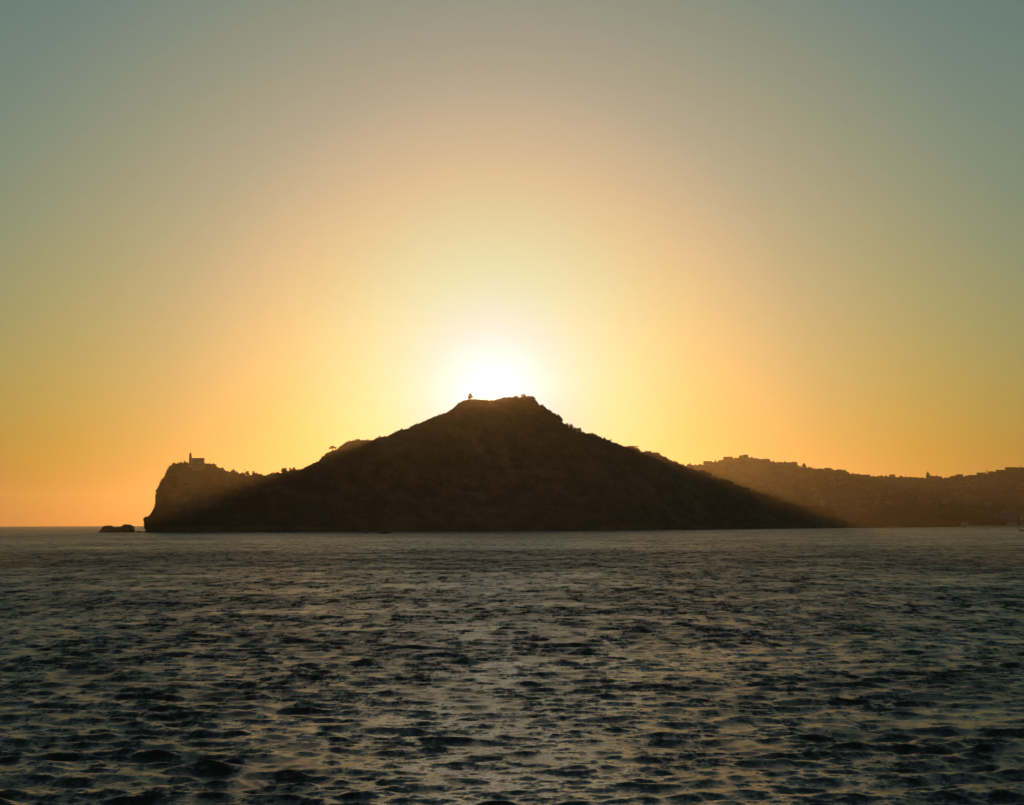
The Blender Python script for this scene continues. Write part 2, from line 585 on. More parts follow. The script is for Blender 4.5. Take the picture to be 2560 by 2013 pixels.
LOW_RIDGE = np.array([(2080, 1318), (2110, 1304), (2150, 1290), (2190, 1278), (2230, 1266), (2260, 1260), (2300, 1259), (2350, 1263), (2390, 1266), (2420, 1277), (2450, 1290),
                      (2500, 1299), (2560, 1304), (2640, 1309), (2700, 1315.5)])
LOW_SHORE = np.array([(1900, 1319.6), (2160, 1319.2), (2400, 1317.6), (2560, 1317.0), (2800, 1316.3)])
low_hill, LV, LP, LR = land('wooded_shore', LOW_RIDGE, LOW_SHORE, [2000, 2800], [2.0, 2.0], M_FAR, step=3.0, rows=30, rough=4.0, seed=33)


# ------------------------------------------------------------------ scrub: leaf clumps over the slopes
CLUMP = np.array([(1, 0, 0), (0.3, .95, 0), (-.8, .58, 0), (-.8, -.58, 0), (.3, -.95, 0), (0, 0, 1.0)], float)
CLUMP_F = np.array([(0, 1, 5), (1, 2, 5), (2, 3, 5), (3, 4, 5), (4, 0, 5)])


def scrub(name, pos, size, mat, seed):
    r = np.random.default_rng(seed)
    n = len(pos)
    a = r.uniform(0, 2 * np.pi, n)
    c, s = np.cos(a)[:, None], np.sin(a)[:, None]
    base = CLUMP[None] * (1 + r.uniform(-.35, .35, (n, 6, 3)))
    x = base[..., 0] * c - base[..., 1] * s
    y = base[..., 0] * s + base[..., 1] * c
    z = base[..., 2] * r.uniform(.7, 1.5, n)[:, None] - 0.15
    V = np.stack([x, y, z], -1) * size[:, None, None] + pos[:, None, :]
    Fi = CLUMP_F[None] + (np.arange(n) * 6)[:, None, None]
    me = mesh_np(name, V.reshape(-1, 3), Fi.reshape(-1, 3), mat)
    return tag(link(name, me), kind='stuff')


def on_slope(V, rows, n, r, vmin=0.03, power=1.0):
    cols = V.shape[0]
    u = r.uniform(0, cols - 1.001, n)
    v = (vmin + (1 - vmin) * r.uniform(0, 1, n) ** power) * (rows - 1.001)
    i, j = u.astype(int), v.astype(int)
    fu, fv = (u - i)[:, None], (v - j)[:, None]
    return (V[i, j] * (1 - fu) + V[i + 1, j] * fu) * (1 - fv) + (V[i, j + 1] * (1 - fu) + V[i + 1, j + 1] * fu) * fv


r_ = np.random.default_rng(4)
pos = on_slope(HV, HR, 26000, r_, power=0.8)
dens = fbm(pos[:, :2] / 35.0, 3, 77)
keep = (dens > -0.35) & (pos[:, 2] > 4)
pos = pos[keep]
size = r_.uniform(.7, 2.0, len(pos)) * (0.9 + 0.5 * np.clip(dens[keep], -.5, 1))
# a fringe of low bushes right on the ridge line
NR = 2600
wr = np.interp(HP[:, 0], [430, 520, 760, 1200, 1330, 1350, 1470, 2250], [.6, 1.0, 1.0, .35, .5, 1.6, 1.3, 1.2]) * (HP[:, 1] < 1300)
ridge_i = r_.choice(len(HP), NR, p=wr / wr.sum())
rp = HV[ridge_i, HR - 1] + r_.normal(0, .5, (NR, 3)) * [1, 2, 0]
rs = r_.gamma(2.2, .42, NR).clip(.3, 2.6) * np.interp(HP[ridge_i, 0], [500, 1250, 1340, 1460, 2200], [1.0, .55, 1.6, 1.2, 1.5])
scrub('hillside_scrub', np.concatenate([pos, rp]), np.concatenate([size, rs]), M_SCRUB, 5)

# fallen boulders along the foot of the headland
nb = 420
bi = r_.integers(2, len(HP) - 60, nb)
bp = HV[bi, 0] * [1, 1, 0] + np.stack([r_.normal(0, 2, nb), r_.uniform(-5, 3, nb), np.full(nb, -.4)], 1)
scrub('shore_boulders', bp, r_.gamma(2.0, .7, nb).clip(.5, 4.2), M_ROCK, 12)

pos = on_slope(FV, FR, 9000, r_, power=0.8)
keep = (fbm(pos[:, :2] / 70.0, 3, 78) > -0.1) & (pos[:, 2] > 3)
pos = pos[keep]
fi = r_.integers(60, len(FP) - 60, 620)
fp = FV[fi, FR - 1] + r_.normal(0, 1, (620, 3)) * [2, 4, 0]
scrub('far_scrub', np.concatenate([pos, fp]), np.concatenate([r_.uniform(1.6, 4.2, len(pos)), r_.gamma(2.4, .9, 620).clip(.8, 5.0)]), M_SCRUB, 6)
pos = on_slope(LV, LR, 3500, r_)
pos = pos[pos[:, 2] > 2]
scrub('shore_woods', pos, r_.uniform(2.0, 4.6, len(pos)), M_SCRUB, 8)


# ------------------------------------------------------------------ trees
def crown_mesh(name, lobes, leaf, n, seed):
    """leaf sprays scattered through a few uneven lobes; unit height"""
    r = np.random.default_rng(seed)
    V, Fc = [], []
    for k in range(n):
        cx, cz, rx, rz = lobes[k % len(lobes)]
        d = r.normal(size=3)
        d /= np.linalg.norm(d)
        d *= r.uniform(.25, 1.0) ** 0.5
        c = np.array([cx + d[0] * rx, d[1] * rx * .9, cz + d[2] * rz])
        a, b = r.normal(size=3), r.normal(size=3)
        a /= np.linalg.norm(a)
        b -= a * (a @ b)
        b /= np.linalg.norm(b)
        s = leaf * r.uniform(.6, 1.4)
        i = len(V)
        V += [c - a * s, c + b * s * .6, c + a * s, c - b * s * .6]
        Fc.append((i, i + 1, i + 2, i + 3))
    return mesh_np(name, V, Fc, M_LEAF)


def trunk_mesh(name, top, limbs, r0):
    bm = bmesh.new()
    tube(bm, (0, 0, -.12), (0.01, 0, top), r0, r0 * .55, 6)
    for z, x, y, zz in limbs:
        tube(bm, (0.005, 0, z), (x, y, zz), r0 * .45, r0 * .18, 4)
    return bm_mesh(name, bm, M_BARK)


TREES = {
    'broad': (trunk_mesh('trunk', .5, [(.35, .22, .05, .62), (.3, -.2, -.08, .58), (.45, .02, .2, .7)], .05),
              crown_mesh('crown', [(-.18, .5, .26, .26), (.18, .55, .26, .27), (0, .74, .24, .24), (.02, .3, .3, .22), (.2, .24, .2, .18)], .11, 220, 1)),
    'bush': (trunk_mesh('trunk', .3, [(.1, .3, .05, .4), (.1, -.3, -.1, .38), (.15, .05, .2, .5)], .03),
             crown_mesh('crown', [(-.3, .35, .32, .3), (.3, .38, .32, .32), (0, .6, .38, .38), (.45, .2, .28, .24), (-.45, .2, .28, .24)], .16, 220, 2)),
    'column': (trunk_mesh('trunk', .6, [(.3, .05, .02, .5), (.35, -.05, .03, .6)], .025),
               crown_mesh('crown', [(0, .25, .12, .28), (0.01, .52, .11, .3), (-.01, .8, .07, .2)], .08, 140, 3)),
    'pine': (trunk_mesh('trunk', .66, [(.45, .2, .05, .72), (.4, -.16, -.06, .66), (.55, .03, .16, .8)], .055),
             crown_mesh('crown', [(-.2, .74, .22, .13), (.17, .78, .25, .14), (0, .88, .2, .12), (.34, .66, .16, .12), (-.28, .6, .14, .12)], .1, 150, 4)),
    'sparse': (trunk_mesh('trunk', .7, [(.2, .2, .06, .75), (.25, -.22, -.04, .8), (.4, .08, .2, .95), (.35, .3, 0, .62), (.3, -.32, .1, .6), (.5, -.05, -.1, 1.0)], .022),
               crown_mesh('crown', [(-.22, .7, .16, .18), (.2, .72, .18, .18), (.02, .86, .16, .14)], .055, 75, 5)),
}
ORD = ('first second third fourth fifth sixth seventh eighth ninth tenth eleventh twelfth thirteenth fourteenth fifteenth sixteenth '
       'seventeenth eighteenth nineteenth twentieth twenty-first twenty-second twenty-third twenty-fourth twenty-fifth twenty-sixth twenty-seventh').split()
KIND_WORD = {'broad': 'tree', 'bush': 'bush', 'column': 'narrow tree', 'pine': 'pine', 'sparse': 'thin tree'}
GROUPS = {
    'saddle': ('trees along the saddle', 'dark {k}, {n} from the lighthouse in the row along the saddle'),
    'right': ('trees on the right ridge', 'dark {k}, {n} going down the steep right shoulder from the summit'),
    'lower': ('trees on the lower right ridge', '{w} dark {k}, {n} along the long ridge sloping down to the right'),
    'far': ('trees on the far skyline', 'hazy {k} between rooftops, {n} from the left on the far skyline'),
}
COUNT = {}


def plant(px, top_y, width, kind, label=None, group=None, V=HV, P=HP, rows=HR, name='tree', sink=0.4, back=0.0):
    i = int(np.argmin(np.abs(P[:, 0] - px) + 1000 * (P[:, 1] > 1331)))
    if px < 470:
        i = int(np.argmin(np.hypot(P[:, 0] - px, P[:, 1] - 1160)))
    base = Vector(V[i, rows - 1])
    depth = base.y + back
    tip = at_depth(px, top_y, depth)
    foot = Vector((tip.x, depth, base.z - sink))
    h = max(tip.z - foot.z, 1.2)
    w = width / F * depth
    natural = {'broad': .84, 'bush': 1.3, 'column': .26, 'pine': .85, 'sparse': .85}[kind]
    sx = w / natural
    if group:
        grp, pattern = GROUPS[group]
        n = COUNT[group] = COUNT.get(group, -1) + 1
        label = pattern.format(k=KIND_WORD[kind], n=ORD[n], w='wide' if width > 16 else 'small')
    else:
        grp = None
    o = empty(name, foot, label, 'bush' if kind == 'bush' else 'tree', grp, 0.0, (sx, sx, h))
    t, c = TREES[kind]
    o.rotation_euler = (0, 0, random.choice((0, math.pi, 0.5, 2.6, -0.6)))
    link('trunk', t, o)
    link('crown', c, o)
    return o


# trees that stand out one by one
plant(831, 1115.5, 19, 'pine', 'lone leaning tree halfway up the left ridge of the hill', name='pine_tree')
plant(1176, 983, 13, 'broad', 'lone small tree on the summit just left of the setting sun')
plant(462, 1152, 10, 'broad', 'dark pointed tree on the clifftop beside the lighthouse tower')
plant(468, 1155, 7, 'bush', 'small round bush wedged between pointed tree and lighthouse tower', name='bush')
plant(515, 1158, 15, 'bush', 'rounded bush right behind the keeper house on the clifftop', name='bush')
plant(533, 1159.5, 20, 'bush', 'wide domed bush on the crest down slope from the keeper house', name='bush')
plant(1308, 985, 14, 'broad', 'bushy tree on the summit plateau right of the setting sun')
plant(1290, 989, 12, 'bush', 'low bush on the summit nearest the sun on its right', name='bush')
plant(1323, 990.5, 16, 'bush', 'flat topped bush at the right edge of the summit plateau', name='bush')
plant(1393, 1035, 11, 'sparse', 'thin open tree at the kink of the steep right shoulder')
plant(1527, 1098, 12, 'sparse', 'bare twiggy shrub alone on the middle of the right ridge', name='shrub')
plant(1516, 1098, 7, 'sparse', 'smaller bare shrub just above the twiggy one on right ridge', name='shrub')
plant(1583, 1114.5, 26, 'bush', 'broad rounded thicket on the knob of the right ridge', name='bush')
plant(1620, 1127.5, 16, 'bush', 'first of two round domed bushes on the right ridge', name='bush')
plant(1638, 1131.5, 18, 'bush', 'second of two round domed bushes on the right ridge', name='bush')
plant(1726, 1170, 12, 'bush', 'small bush where the right ridge meets the far hill', name='bush')
for x, y, w, k in ((583, 1174, 13, 'broad'), (592, 1179, 9, 'bush'), (606, 1181, 10, 'bush'), (618, 1178, 13, 'broad'), (634, 1178, 9, 'broad'), (642, 1182, 12, 'bush'),
                   (652, 1185, 12, 'bush'), (674, 1187, 10, 'bush'), (683, 1181, 15, 'bush'), (694, 1180.5, 14, 'bush'), (707, 1170.5, 9, 'broad'), (713, 1170, 11, 'broad'), (725, 1169.5, 4.5, 'column'),
                   (731, 1172, 6, 'column'), (735, 1168.5, 8, 'broad'), (741, 1174, 9, 'bush'), (749, 1173, 10, 'bush')):
    plant(x, y - .8, w * 1.15, k, group='saddle')
for x, y, w, k in ((1340, 1003, 7, 'bush'), (1343, 1009, 8, 'broad'), (1350, 1017, 8, 'bush'), (1357, 1017, 10, 'bush'), (1366, 1024, 8, 'bush'), (1372, 1026, 10, 'bush'), (1384, 1034, 9, 'bush'), (1399, 1044, 10, 'bush'), (1403, 1048, 8, 'broad'),
                   (1411, 1061, 9, 'bush'), (1418, 1060, 8, 'broad'), (1427, 1062, 11, 'broad'), (1438, 1070.5, 10, 'broad'), (1445, 1071.5, 9, 'broad'), (1450.5, 1071, 6, 'broad')):
    plant(x, y - 2.2, w * 1.3, k, group='right')
for x, y, w, k in ((1468, 1083.5, 13, 'bush'), (1483, 1083, 12, 'bush'), (1496, 1090, 9, 'bush'), (1540, 1108, 11, 'bush'), (1566, 1116.5, 14, 'bush'), (1656, 1140, 12, 'bush'), (1672, 1150, 12, 'bush'), (1690, 1155, 14, 'bush'), (1706, 1162.5, 11, 'bush'),
                   (1745, 1178, 14, 'bush'), (1760, 1177.5, 15, 'broad'), (1772, 1179.5, 15, 'bush'), (1786, 1190, 13, 'bush'), (1803, 1196.5, 14, 'bush'), (1820, 1200, 13, 'broad'), (1827, 1201, 14, 'bush'), (1842, 1212, 14, 'bush'),
                   (1866, 1218, 16, 'bush'), (1884, 1224, 18, 'bush'), (1905, 1227, 17, 'bush'), (1930, 1233, 22, 'bush'), (1955, 1242, 22, 'bush'), (1985, 1250, 20, 'bush'), (2010, 1241, 30, 'broad'), (2040, 1262, 26, 'bush'), (2075, 1269, 24, 'bush')):
    plant(x, y, w, k, group='lower')


# ------------------------------------------------------------------ lighthouse and keeper's house on the cliff
def ground_at(px, V=HV, P=HP, rows=HR):
    i = int(np.argmin(np.hypot(P[:, 0] - px, (P[:, 1] - 1160) * .2)))
    return V[i, rows - 1]


LH = ground_at(477)
DL = LH[1] - 6.0
u = DL / F                                       # metres per photo pixel here
a = at_depth(475.6, 1163, DL)
lt = empty('lighthouse', (a.x, DL, a.z), 'slender lighthouse tower with lantern standing on the cliff at far left', 'lighthouse')
zz = lambda y: (1163 - y) * u
bm = bmesh.new(); lathe(bm, [(3.8 * u, -3.0), (3.8 * u, 0), (3.45 * u, zz(1150)), (3.1 * u, zz(1139))], 16)
link('tower', bm_mesh('tower', bm, M_WALL), lt)
bm = bmesh.new(); lathe(bm, [(3.1 * u, zz(1139) + .01), (3.7 * u, zz(1138)), (3.7 * u, zz(1137.3)), (2.2 * u, zz(1137.2))], 16)
gal = link('gallery', bm_mesh('gallery', bm, M_STONE), lt)
bm = bmesh.new()
for k in range(10):
    ang = 2 * math.pi * k / 10
    p = (3.25 * u * math.cos(ang), 3.25 * u * math.sin(ang))
    tube(bm, (p[0], p[1], zz(1137.3)), (p[0], p[1], zz(1135.6)), .03, .03, 4)
lathe(bm, [(3.3 * u, zz(1135.6)), (3.3 * u, zz(1135.4)), (3.2 * u, zz(1135.4)), (3.2 * u, zz(1135.6))], 16)
link('railing', bm_mesh('railing', bm, M_METAL), gal)
bm = bmesh.new(); lathe(bm, [(1.7 * u, zz(1137.2) + .01), (1.7 * u, zz(1133.4))], 12)
link('lantern_room', bm_mesh('lantern_room', bm, M_GLASS), lt)
bm = bmesh.new(); lathe(bm, [(1.85 * u, zz(1133.4) + .01), (1.4 * u, zz(1132.4)), (.6 * u, zz(1131.6)), (.15 * u, zz(1130.2))], 12)
link('dome', bm_mesh('dome', bm, M_METAL), lt)

a = at_depth(492.6, 1166, DL)
kh = empty('keeper_house', (a.x, DL, a.z), 'square pale keeper house with flat roof beside the lighthouse tower', 'house')
hw = 13.4 * u
zt = (1166 - 1146.2) * u
bm = bmesh.new(); box(bm, -hw, hw, 0.5, 11, -5.0, zt)
walls = link('wall', bm_mesh('wall', bm, M_WALL), kh)
bm = bmesh.new(); box(bm, -hw - .3, hw + .3, 0.2, 11.3, zt + .003, zt + .55)
link('cornice', bm_mesh('cornice', bm, M_ROOF), kh)
wme = None
for row_z in (1.2, 5.4):
    for cx in (-4.4, -1.4, 1.6, 4.6):
        if wme is None:
            bm = bmesh.new(); box(bm, -.55, .55, -.06, .12, 0, 1.7)
            wme = bm_mesh('window', bm, M_GLASS)
        link('window', wme, kh, (cx, .46, row_z))
bm = bmesh.new(); box(bm, -.6, .6, -.06, .12, -2.6, -.2)
link('door', bm_mesh('door', bm, M_METAL), kh, (0, .46, 0))

pole_base = ground_at(611.6)
a = at_depth(611.6, 1172.5, pole_base[1])
o = empty('mast', (a.x, pole_base[1], pole_base[2] - .5), 'thin bare pole rising from the bushes on the saddle', 'pole')
bm = bmesh.new(); tube(bm, (0, 0, 0), (0, 0, a.z - pole_base[2] + .5), .22, .14, 8)
link('shaft', bm_mesh('shaft', bm, M_METAL), o)
bm = bmesh.new(); box(bm, -.8, .8, -.08, .08, a.z - pole_base[2] - .7, a.z - pole_base[2] - .5)
link('crossarm', bm_mesh('crossarm', bm, M_METAL), o)


# ------------------------------------------------------------------ rocks in the sea off the cliff
def sea_rock(name, outline, y_px, thick, label, jit=.35, seed=0):
    """outline in photo pixels; real thickness along the view, faces broken up by noise"""
    base = on_water(np.mean([p[0] for p in outline]), y_px)
    pts = [at_depth(x, y, base.y) for x, y in outline]
    o2 = np.array([(p.x - base.x, p.z) for p in pts])
    bm = bmesh.new()
    layers = []
    cz = o2[:, 0].mean()
    for yy, sc in ((-.5, .80), (-.36, .93), (-.12, 1.0), (.12, .99), (.36, .9), (.5, .75)):
        layers.append([bm.verts.new((cz + (x - cz) * (sc ** .35), yy * thick, max(z, -1.5) * (sc if z > 0 else 1))) for x, z in o2])
    n = len(o2)
    for A, B in zip(layers, layers[1:]):
        for k in range(n):
            bm.faces.new((A[k], A[(k + 1) % n], B[(k + 1) % n], B[k]))
    bm.faces.new(layers[0][::-1])
    bm.faces.new(layers[-1])
    bmesh.ops.triangulate(bm, faces=[f for f in bm.faces if len(f.verts) > 4])
    bmesh.ops.subdivide_edges(bm, edges=bm.edges[:], cuts=1, use_grid_fill=True)
    co = np.array([v.co for v in bm.verts])
    nn = np.stack([fbm(co / 2.2 + 50, 3, seed + k) for k in range(3)], 1) * jit
    for v, d in zip(bm.verts, nn):
        v.co += Vector((d[0] * .6, d[1] * 2.0, d[2] * .5))
    bmesh.ops.recalc_face_normals(bm, faces=bm.faces[:])
    me = bm_mesh(name, bm, M_ROCK)
    return tag(link(name, me, None, (base.x, base.y, 0)), label, 'rock')


sea_rock('sea_stack', [(244, 1334), (246, 1330.5), (252, 1326.5), (256, 1321), (258, 1317), (262, 1314.8), (268, 1314), (278, 1314.2), (280.5, 1316), (283, 1318), (290, 1318.3), (300, 1317.2), (305.5, 1316.4), (308, 1313.6), (310, 1311.6), (315, 1311), (322, 1311.3),
                        (327, 1312.3), (329, 1313.8), (333, 1314.6), (335, 1318), (336, 1324), (337.5, 1329), (339, 1331.5), (339, 1334),
                        (327, 1334), (326.5, 1330.2), (325, 1328), (322, 1327.2), (319.5, 1328.6), (318.5, 1330.8), (318, 1334)], 1331.4, 16,
         'long twin humped dark sea stack lying off the left cliff', seed=2)
sea_rock('sea_rock', [(340, 1333.5), (341, 1329.5), (345, 1328), (351, 1327.2), (354, 1328.5), (354.5, 1333.5)], 1331.4, 5, 'low flat dark rock in the gap between sea stack and cliff', .2, 3)
sea_rock('sea_rock', [(357, 1334), (358.5, 1330.4), (361, 1328.8), (366, 1327.6), (371, 1329.0), (372, 1334)], 1331.9, 5, 'small dark rock touching the foot of the left cliff', .2, 4)


# ------------------------------------------------------------------ the far hill town
def house_meshes(w, d, h, roof):
    bm = bmesh.new(); box(bm, -w / 2, w / 2, 0, d, -6, h)
    wall = bm
    bm = bmesh.new()
    if roof == 'flat':
        box(bm, -w / 2 - .25, w / 2 + .25, -.25, d + .25, h + .003, h + .8)
    else:
        rz_ = h + min(w, d) * .22
        v = [bm.verts.new(p) for p in ((-w / 2 - .4, -.4, h + .003), (w / 2 + .4, -.4, h + .003), (w / 2 + .4, d + .4, h + .003), (-w / 2 - .4, d + .4, h + .003),
                                       (-w / 2 + d * .3, d / 2, rz_), (w / 2 - d * .3, d / 2, rz_))]
        for f in ((3, 2, 1, 0), (0, 1, 5, 4), (2, 3, 4, 5), (1, 2, 5), (3, 0, 4)):
            bm.faces.new([v[i] for i in f])
    return wall, bm


WIN = None


def house(loc, w, h, roof, label, group, mat, d=None, name='house', windows=True, cat='house'):
    global WIN
    d = d or max(7.0, min(w * .8, 13))
    o = empty(name, loc, label, cat, group)
    wb, rb = house_meshes(w, d, h, roof)
    link('wall', bm_mesh('wall', wb, mat), o)
    link('roof', bm_mesh('roof', rb, M_ROOF if roof != 'flat' else mat), o)
    if windows:
        if WIN is None:
            bm = bmesh.new(); box(bm, -.6, .6, -.08, .1, 0, 1.6)
            WIN = bm_mesh('window', bm, M_GLASS)
        nx = max(2, int(w / 3.6))
        for fl in range(max(1, int(h / 3.2))):
            for k in range(nx):
                link('window', WIN, o, ((k + .5) / nx * w - w / 2, -.02, fl * 3.1 + 1.0))
    return o


def far_depth(px):
    i = int(np.argmin(np.abs(FP[:, 0] - px)))
    return FV[i, FR - 1][1], FV[i, FR - 1][2]


SKYLINE = [(1760, 1779, 1152.9, 'flat'), (1797.3, 1806, 1150.4, 'flat'), (1810, 1832, 1142, 'flat'), (1848.6, 1857, 1138.7, 'flat'), (1858, 1870.5, 1137, 'flat'), (1904, 1926, 1146.7, 'hip'),
           (1944, 1957, 1155.3, 'hip'), (1960, 1981, 1155.8, 'flat'), (2031, 2053, 1172, 'flat'), (2062, 2077.5, 1169.9, 'flat'), (2090, 2109.5, 1173.3, 'hip'), (2133, 2150, 1185, 'flat'),
           (2153, 2175.5, 1186.8, 'flat'), (2193, 2207.5, 1190, 'hip'), (2215, 2230, 1191.4, 'flat'), (2270, 2284, 1192.2, 'hip'), (2341.5, 2354, 1191, 'flat'), (2379, 2393, 1190, 'flat'),
           (2394, 2407.8, 1185.8, 'flat'), (2427, 2445.5, 1187.7, 'flat'), (2446, 2464, 1181.5, 'flat'), (2473, 2490, 1178.2, 'hip'), (2493.5, 2516, 1174.8, 'flat'), (2517, 2543, 1168.3, 'flat'),
           (2544, 2568, 1168.8, 'flat')]
SKY_LABELS = {2: 'long flat roofed block on the far hill just left of its top', 4: 'highest flat roofed house on the very top of the far hill',
              3: 'small block stepped against the highest house of the far hill', 5: 'hip roofed building just right of the far hill top',
              9: 'isolated box shaped house halfway down the far skyline', 18: 'tall block right of the church on the far skyline',
              23: 'large block on the skyline close to the right picture edge', 0: 'leftmost house on the far hill skyline beside the dark slope'}
for i, (x0, x1, yt, roof) in enumerate(SKYLINE):
    xc = (x0 + x1) / 2
    d, gz = far_depth(xc)
    d -= 8
    p0, p1 = at_depth(x0, yt, d), at_depth(x1, yt, d)
    w = p1.x - p0.x
    zb = min(far_depth(x0)[1], far_depth(x1)[1]) - 1.5
    extra = .8 if roof == 'flat' else min(w, max(7.0, min(w * .8, 13))) * .22
    hh = max(p0.z - zb - extra, 2.5)
    lab = SKY_LABELS.get(i, '%s %s house, %s building from the left on the far skyline' % ('wide' if x1 - x0 > 18 else 'small', 'flat roofed' if roof == 'flat' else 'hip roofed', ORD[i]))
    house(Vector(((p0.x + p1.x) / 2, d, p0.z - extra - hh)), w, hh, roof, lab, None if i in SKY_LABELS else 'houses on the far skyline', random.choice((M_OLD, M_WALL2)))

# church with its spire
d, gz = far_depth(2321)
a = at_depth(2320.8, 1196.5, d - 8)
k = (d - 8) / F
ch = empty('church', a, 'church with a tall pointed bell tower on the far skyline', 'church')
bm = bmesh.new(); box(bm, -3.6 * k, 3.5 * k, 0, 7 * k, -8, 11.4 * k)
link('bell_tower', bm_mesh('bell_tower', bm, M_WALL2), ch)
bm = bmesh.new(); box(bm, -3.3 * k, 3.2 * k, .3 * k, 6.7 * k, 11.4 * k + .003, 18.3 * k, .06)
link('spire', bm_mesh('spire', bm, M_ROOF), ch)
wb, rb = house_meshes(17 * k, 9 * k, 4.2 * k, 'hip')
link('nave', bm_mesh('nave', wb, M_WALL2), ch, (12.2 * k, .6, 0))
link('roof', bm_mesh('roof', rb, M_ROOF), ch, (12.2 * k, .6, 0))
bm = bmesh.new(); box(bm, -1.5 * k, 1.5 * k, 0, 3 * k, 0, 3.0 * k); box(bm, -1.3 * k, 1.3 * k, .2 * k, 2.8 * k, 3.0 * k + .003, 5 * k, .1)
link('turret', bm_mesh('turret', bm, M_WALL2), ch, (7.0 * k, 1.0, 4.4 * k))
for z in (4.5, 8.0):
    bm = bmesh.new(); box(bm, -.8 * k, .8 * k, -.1, .1, z * k, (z + 2.2) * k)
    link('window', bm_mesh('window', bm, M_GLASS), ch)

for x, y, w_, lab in ((2249.9, 1188.4, 1.7, 'slim pointed turret on the far skyline left of the church'), (2341.2, 1187.8, 2.6, 'small domed turret on the far skyline right of the church')):
    d, gz = far_depth(x)
    a = at_depth(x, y, d - 9)
    k = (d - 9) / F
    hgt = a.z - gz + 1.5
    o = empty('turret', (a.x, d - 9, gz - 1.5), lab, 'turret')
    bm = bmesh.new(); lathe(bm, [(w_ * k, -3), (w_ * k, hgt - 2.2 * k)], 8)
    link('shaft', bm_mesh('shaft', bm, M_WALL2), o)
    bm = bmesh.new(); lathe(bm, [(w_ * k * 1.15, hgt - 2.2 * k + .003), (w_ * k * .8, hgt - 1.2 * k), (.1, hgt)], 8)
    link('cap', bm_mesh('cap', bm, M_ROOF), o)
for x, y, lab in ((1788, 1147.6, 'thin mast beside the long block on the far hill'), (2466, 1174.3, 'thin antenna on the far skyline near the right edge'), (2471, 1176.5, 'shorter antenna beside the thin one near the right edge')):
    d, gz = far_depth(x)
    a = at_depth(x, y, d - 6)
    o = empty('antenna', (a.x, d - 6, gz - 2), lab, 'antenna')
    hgt = a.z - gz + 2
    bm = bmesh.new(); tube(bm, (0, 0, 0), (0, 0, hgt), .9, .5, 6)
    link('pole', bm_mesh('pole', bm, M_METAL), o)
    bm = bmesh.new(); box(bm, -1.3, 1.3, -.2, .2, hgt - 3.2, hgt - 2.6)
    link('crossarm', bm_mesh('crossarm', bm, M_METAL), o)

for x, y, w_, kind, lab in sorted(((1724.5, 1157.8, 8, 'broad', 'dark tree at the left end of the far hill skyline'), (2010, 1158.3, 12, 'broad', 'tall rounded tree standing alone on the far skyline'),
                            (1750, 1159.5, 9, 'bush', None), (2023, 1166, 9, 'bush', None), (2059, 1173, 7, 'bush', None), (2118, 1178.5, 9, 'bush', None), (2182, 1189.5, 9, 'bush', None), (2212, 1191, 7, 'bush', None),
                            (2237, 1191.5, 9, 'bush', None), (2258, 1191.5, 8, 'bush', None), (2293, 1192.8, 12, 'bush', None), (2306, 1193, 9, 'bush', None), (2365, 1193.5, 12, 'bush', None), (2413, 1190.8, 9, 'bush', None), (2421, 1189, 6, 'broad', None),
                            (1890, 1145, 12, 'bush', None), (1839, 1144, 8, 'bush', None), (1934, 1153.5, 8, 'bush', None), (2184, 1190, 7, 'broad', None))):
    plant(x, y, w_, kind, lab, None if lab else 'far', FV, FP, FR, sink=1.5)

# pale houses scattered over the far slope
r2 = np.random.default_rng(19)
cand = on_slope(FV, FR, 900, r2, vmin=.12)
n_h = 0
FIXED = [(1871, 1213, 17, 'pale flat house low on the far slope just above the dark ridge', 'flat'), (2058, 1263, 14, 'pale wide house low behind the lower dark ridge', 'flat'),
         (2470, 1264, 16, 'pale house above the shore below the right skyline', 'flat'), (2420, 1215, 12, 'pale house high on the slope right of the church', 'hip')]


def slope_point(px, py):
    """where the sight line of a pixel meets the far slope's front"""
    i = int(np.argmin(np.abs(FP[:, 0] - px)))
    colm = FV[i, :FR]
    best = None
    for p in colm:
        d = ray(px, py)
        q = Vector((0, 0, EYE)) + d * (p[1] / d.y)
        e = abs(q.z - p[2])
        if best is None or e < best[0]: best = (e, q, p)
    return best[1]


for x, y, w_, lab, roof in FIXED:
    q = slope_point(x, y)
    house(Vector((q.x, q.y - 6, q.z)), w_ * q.y / F, 6.5, roof, lab, None, M_WALL)
for p in cand:
    if n_h >= 30: break
    if p[0] < 420 or p[0] > 1500 or p[2] < 12: continue
    house(Vector((p[0], p[1] - 4, p[2])), r2.uniform(8, 15), r2.uniform(4.5, 8.5), 'flat' if r2.random() < .65 else 'hip',
          'small pale house among trees on the hazy far slope', 'houses on the far slope', M_OLD if r2.random() < .6 else M_WALL2, windows=False)
    n_h += 1

# quay and buildings along the right shore
a, b = on_water(2400, 1318.2), on_water(2600, 1317.6)
yq = min(a.y, b.y) - 10
o = empty('quay', ((a.x + b.x) / 2, yq, 0), 'long low pale quay along the waterline at the right edge', 'quay')
L = (b.x - a.x) / 2
bm = bmesh.new(); box(bm, -L, L, 0, 14, -1.5, 2.6)
link('wall', bm_mesh('wall', bm, M_STONE), o)
bm = bmesh.new(); box(bm, -L - .2, L + .2, -.2, 14.2, 2.603, 3.2)
link('coping', bm_mesh('coping', bm, M_WALL), o)
for x, w_, h_, lab in ((2413, 16, 4.2, 'low pale shed on the quay left of the moored boats'), (2533, 22, 5.0, 'long pale shed on the quay near the right picture edge')):
    q = on_water(x, 1318.0)
    house(Vector((q.x * (yq + 4) / q.y, yq + 4, 3.25)), w_ * yq / F, h_, 'flat', lab, None, M_WALL, name='shed', windows=False, d=7, cat='shed')


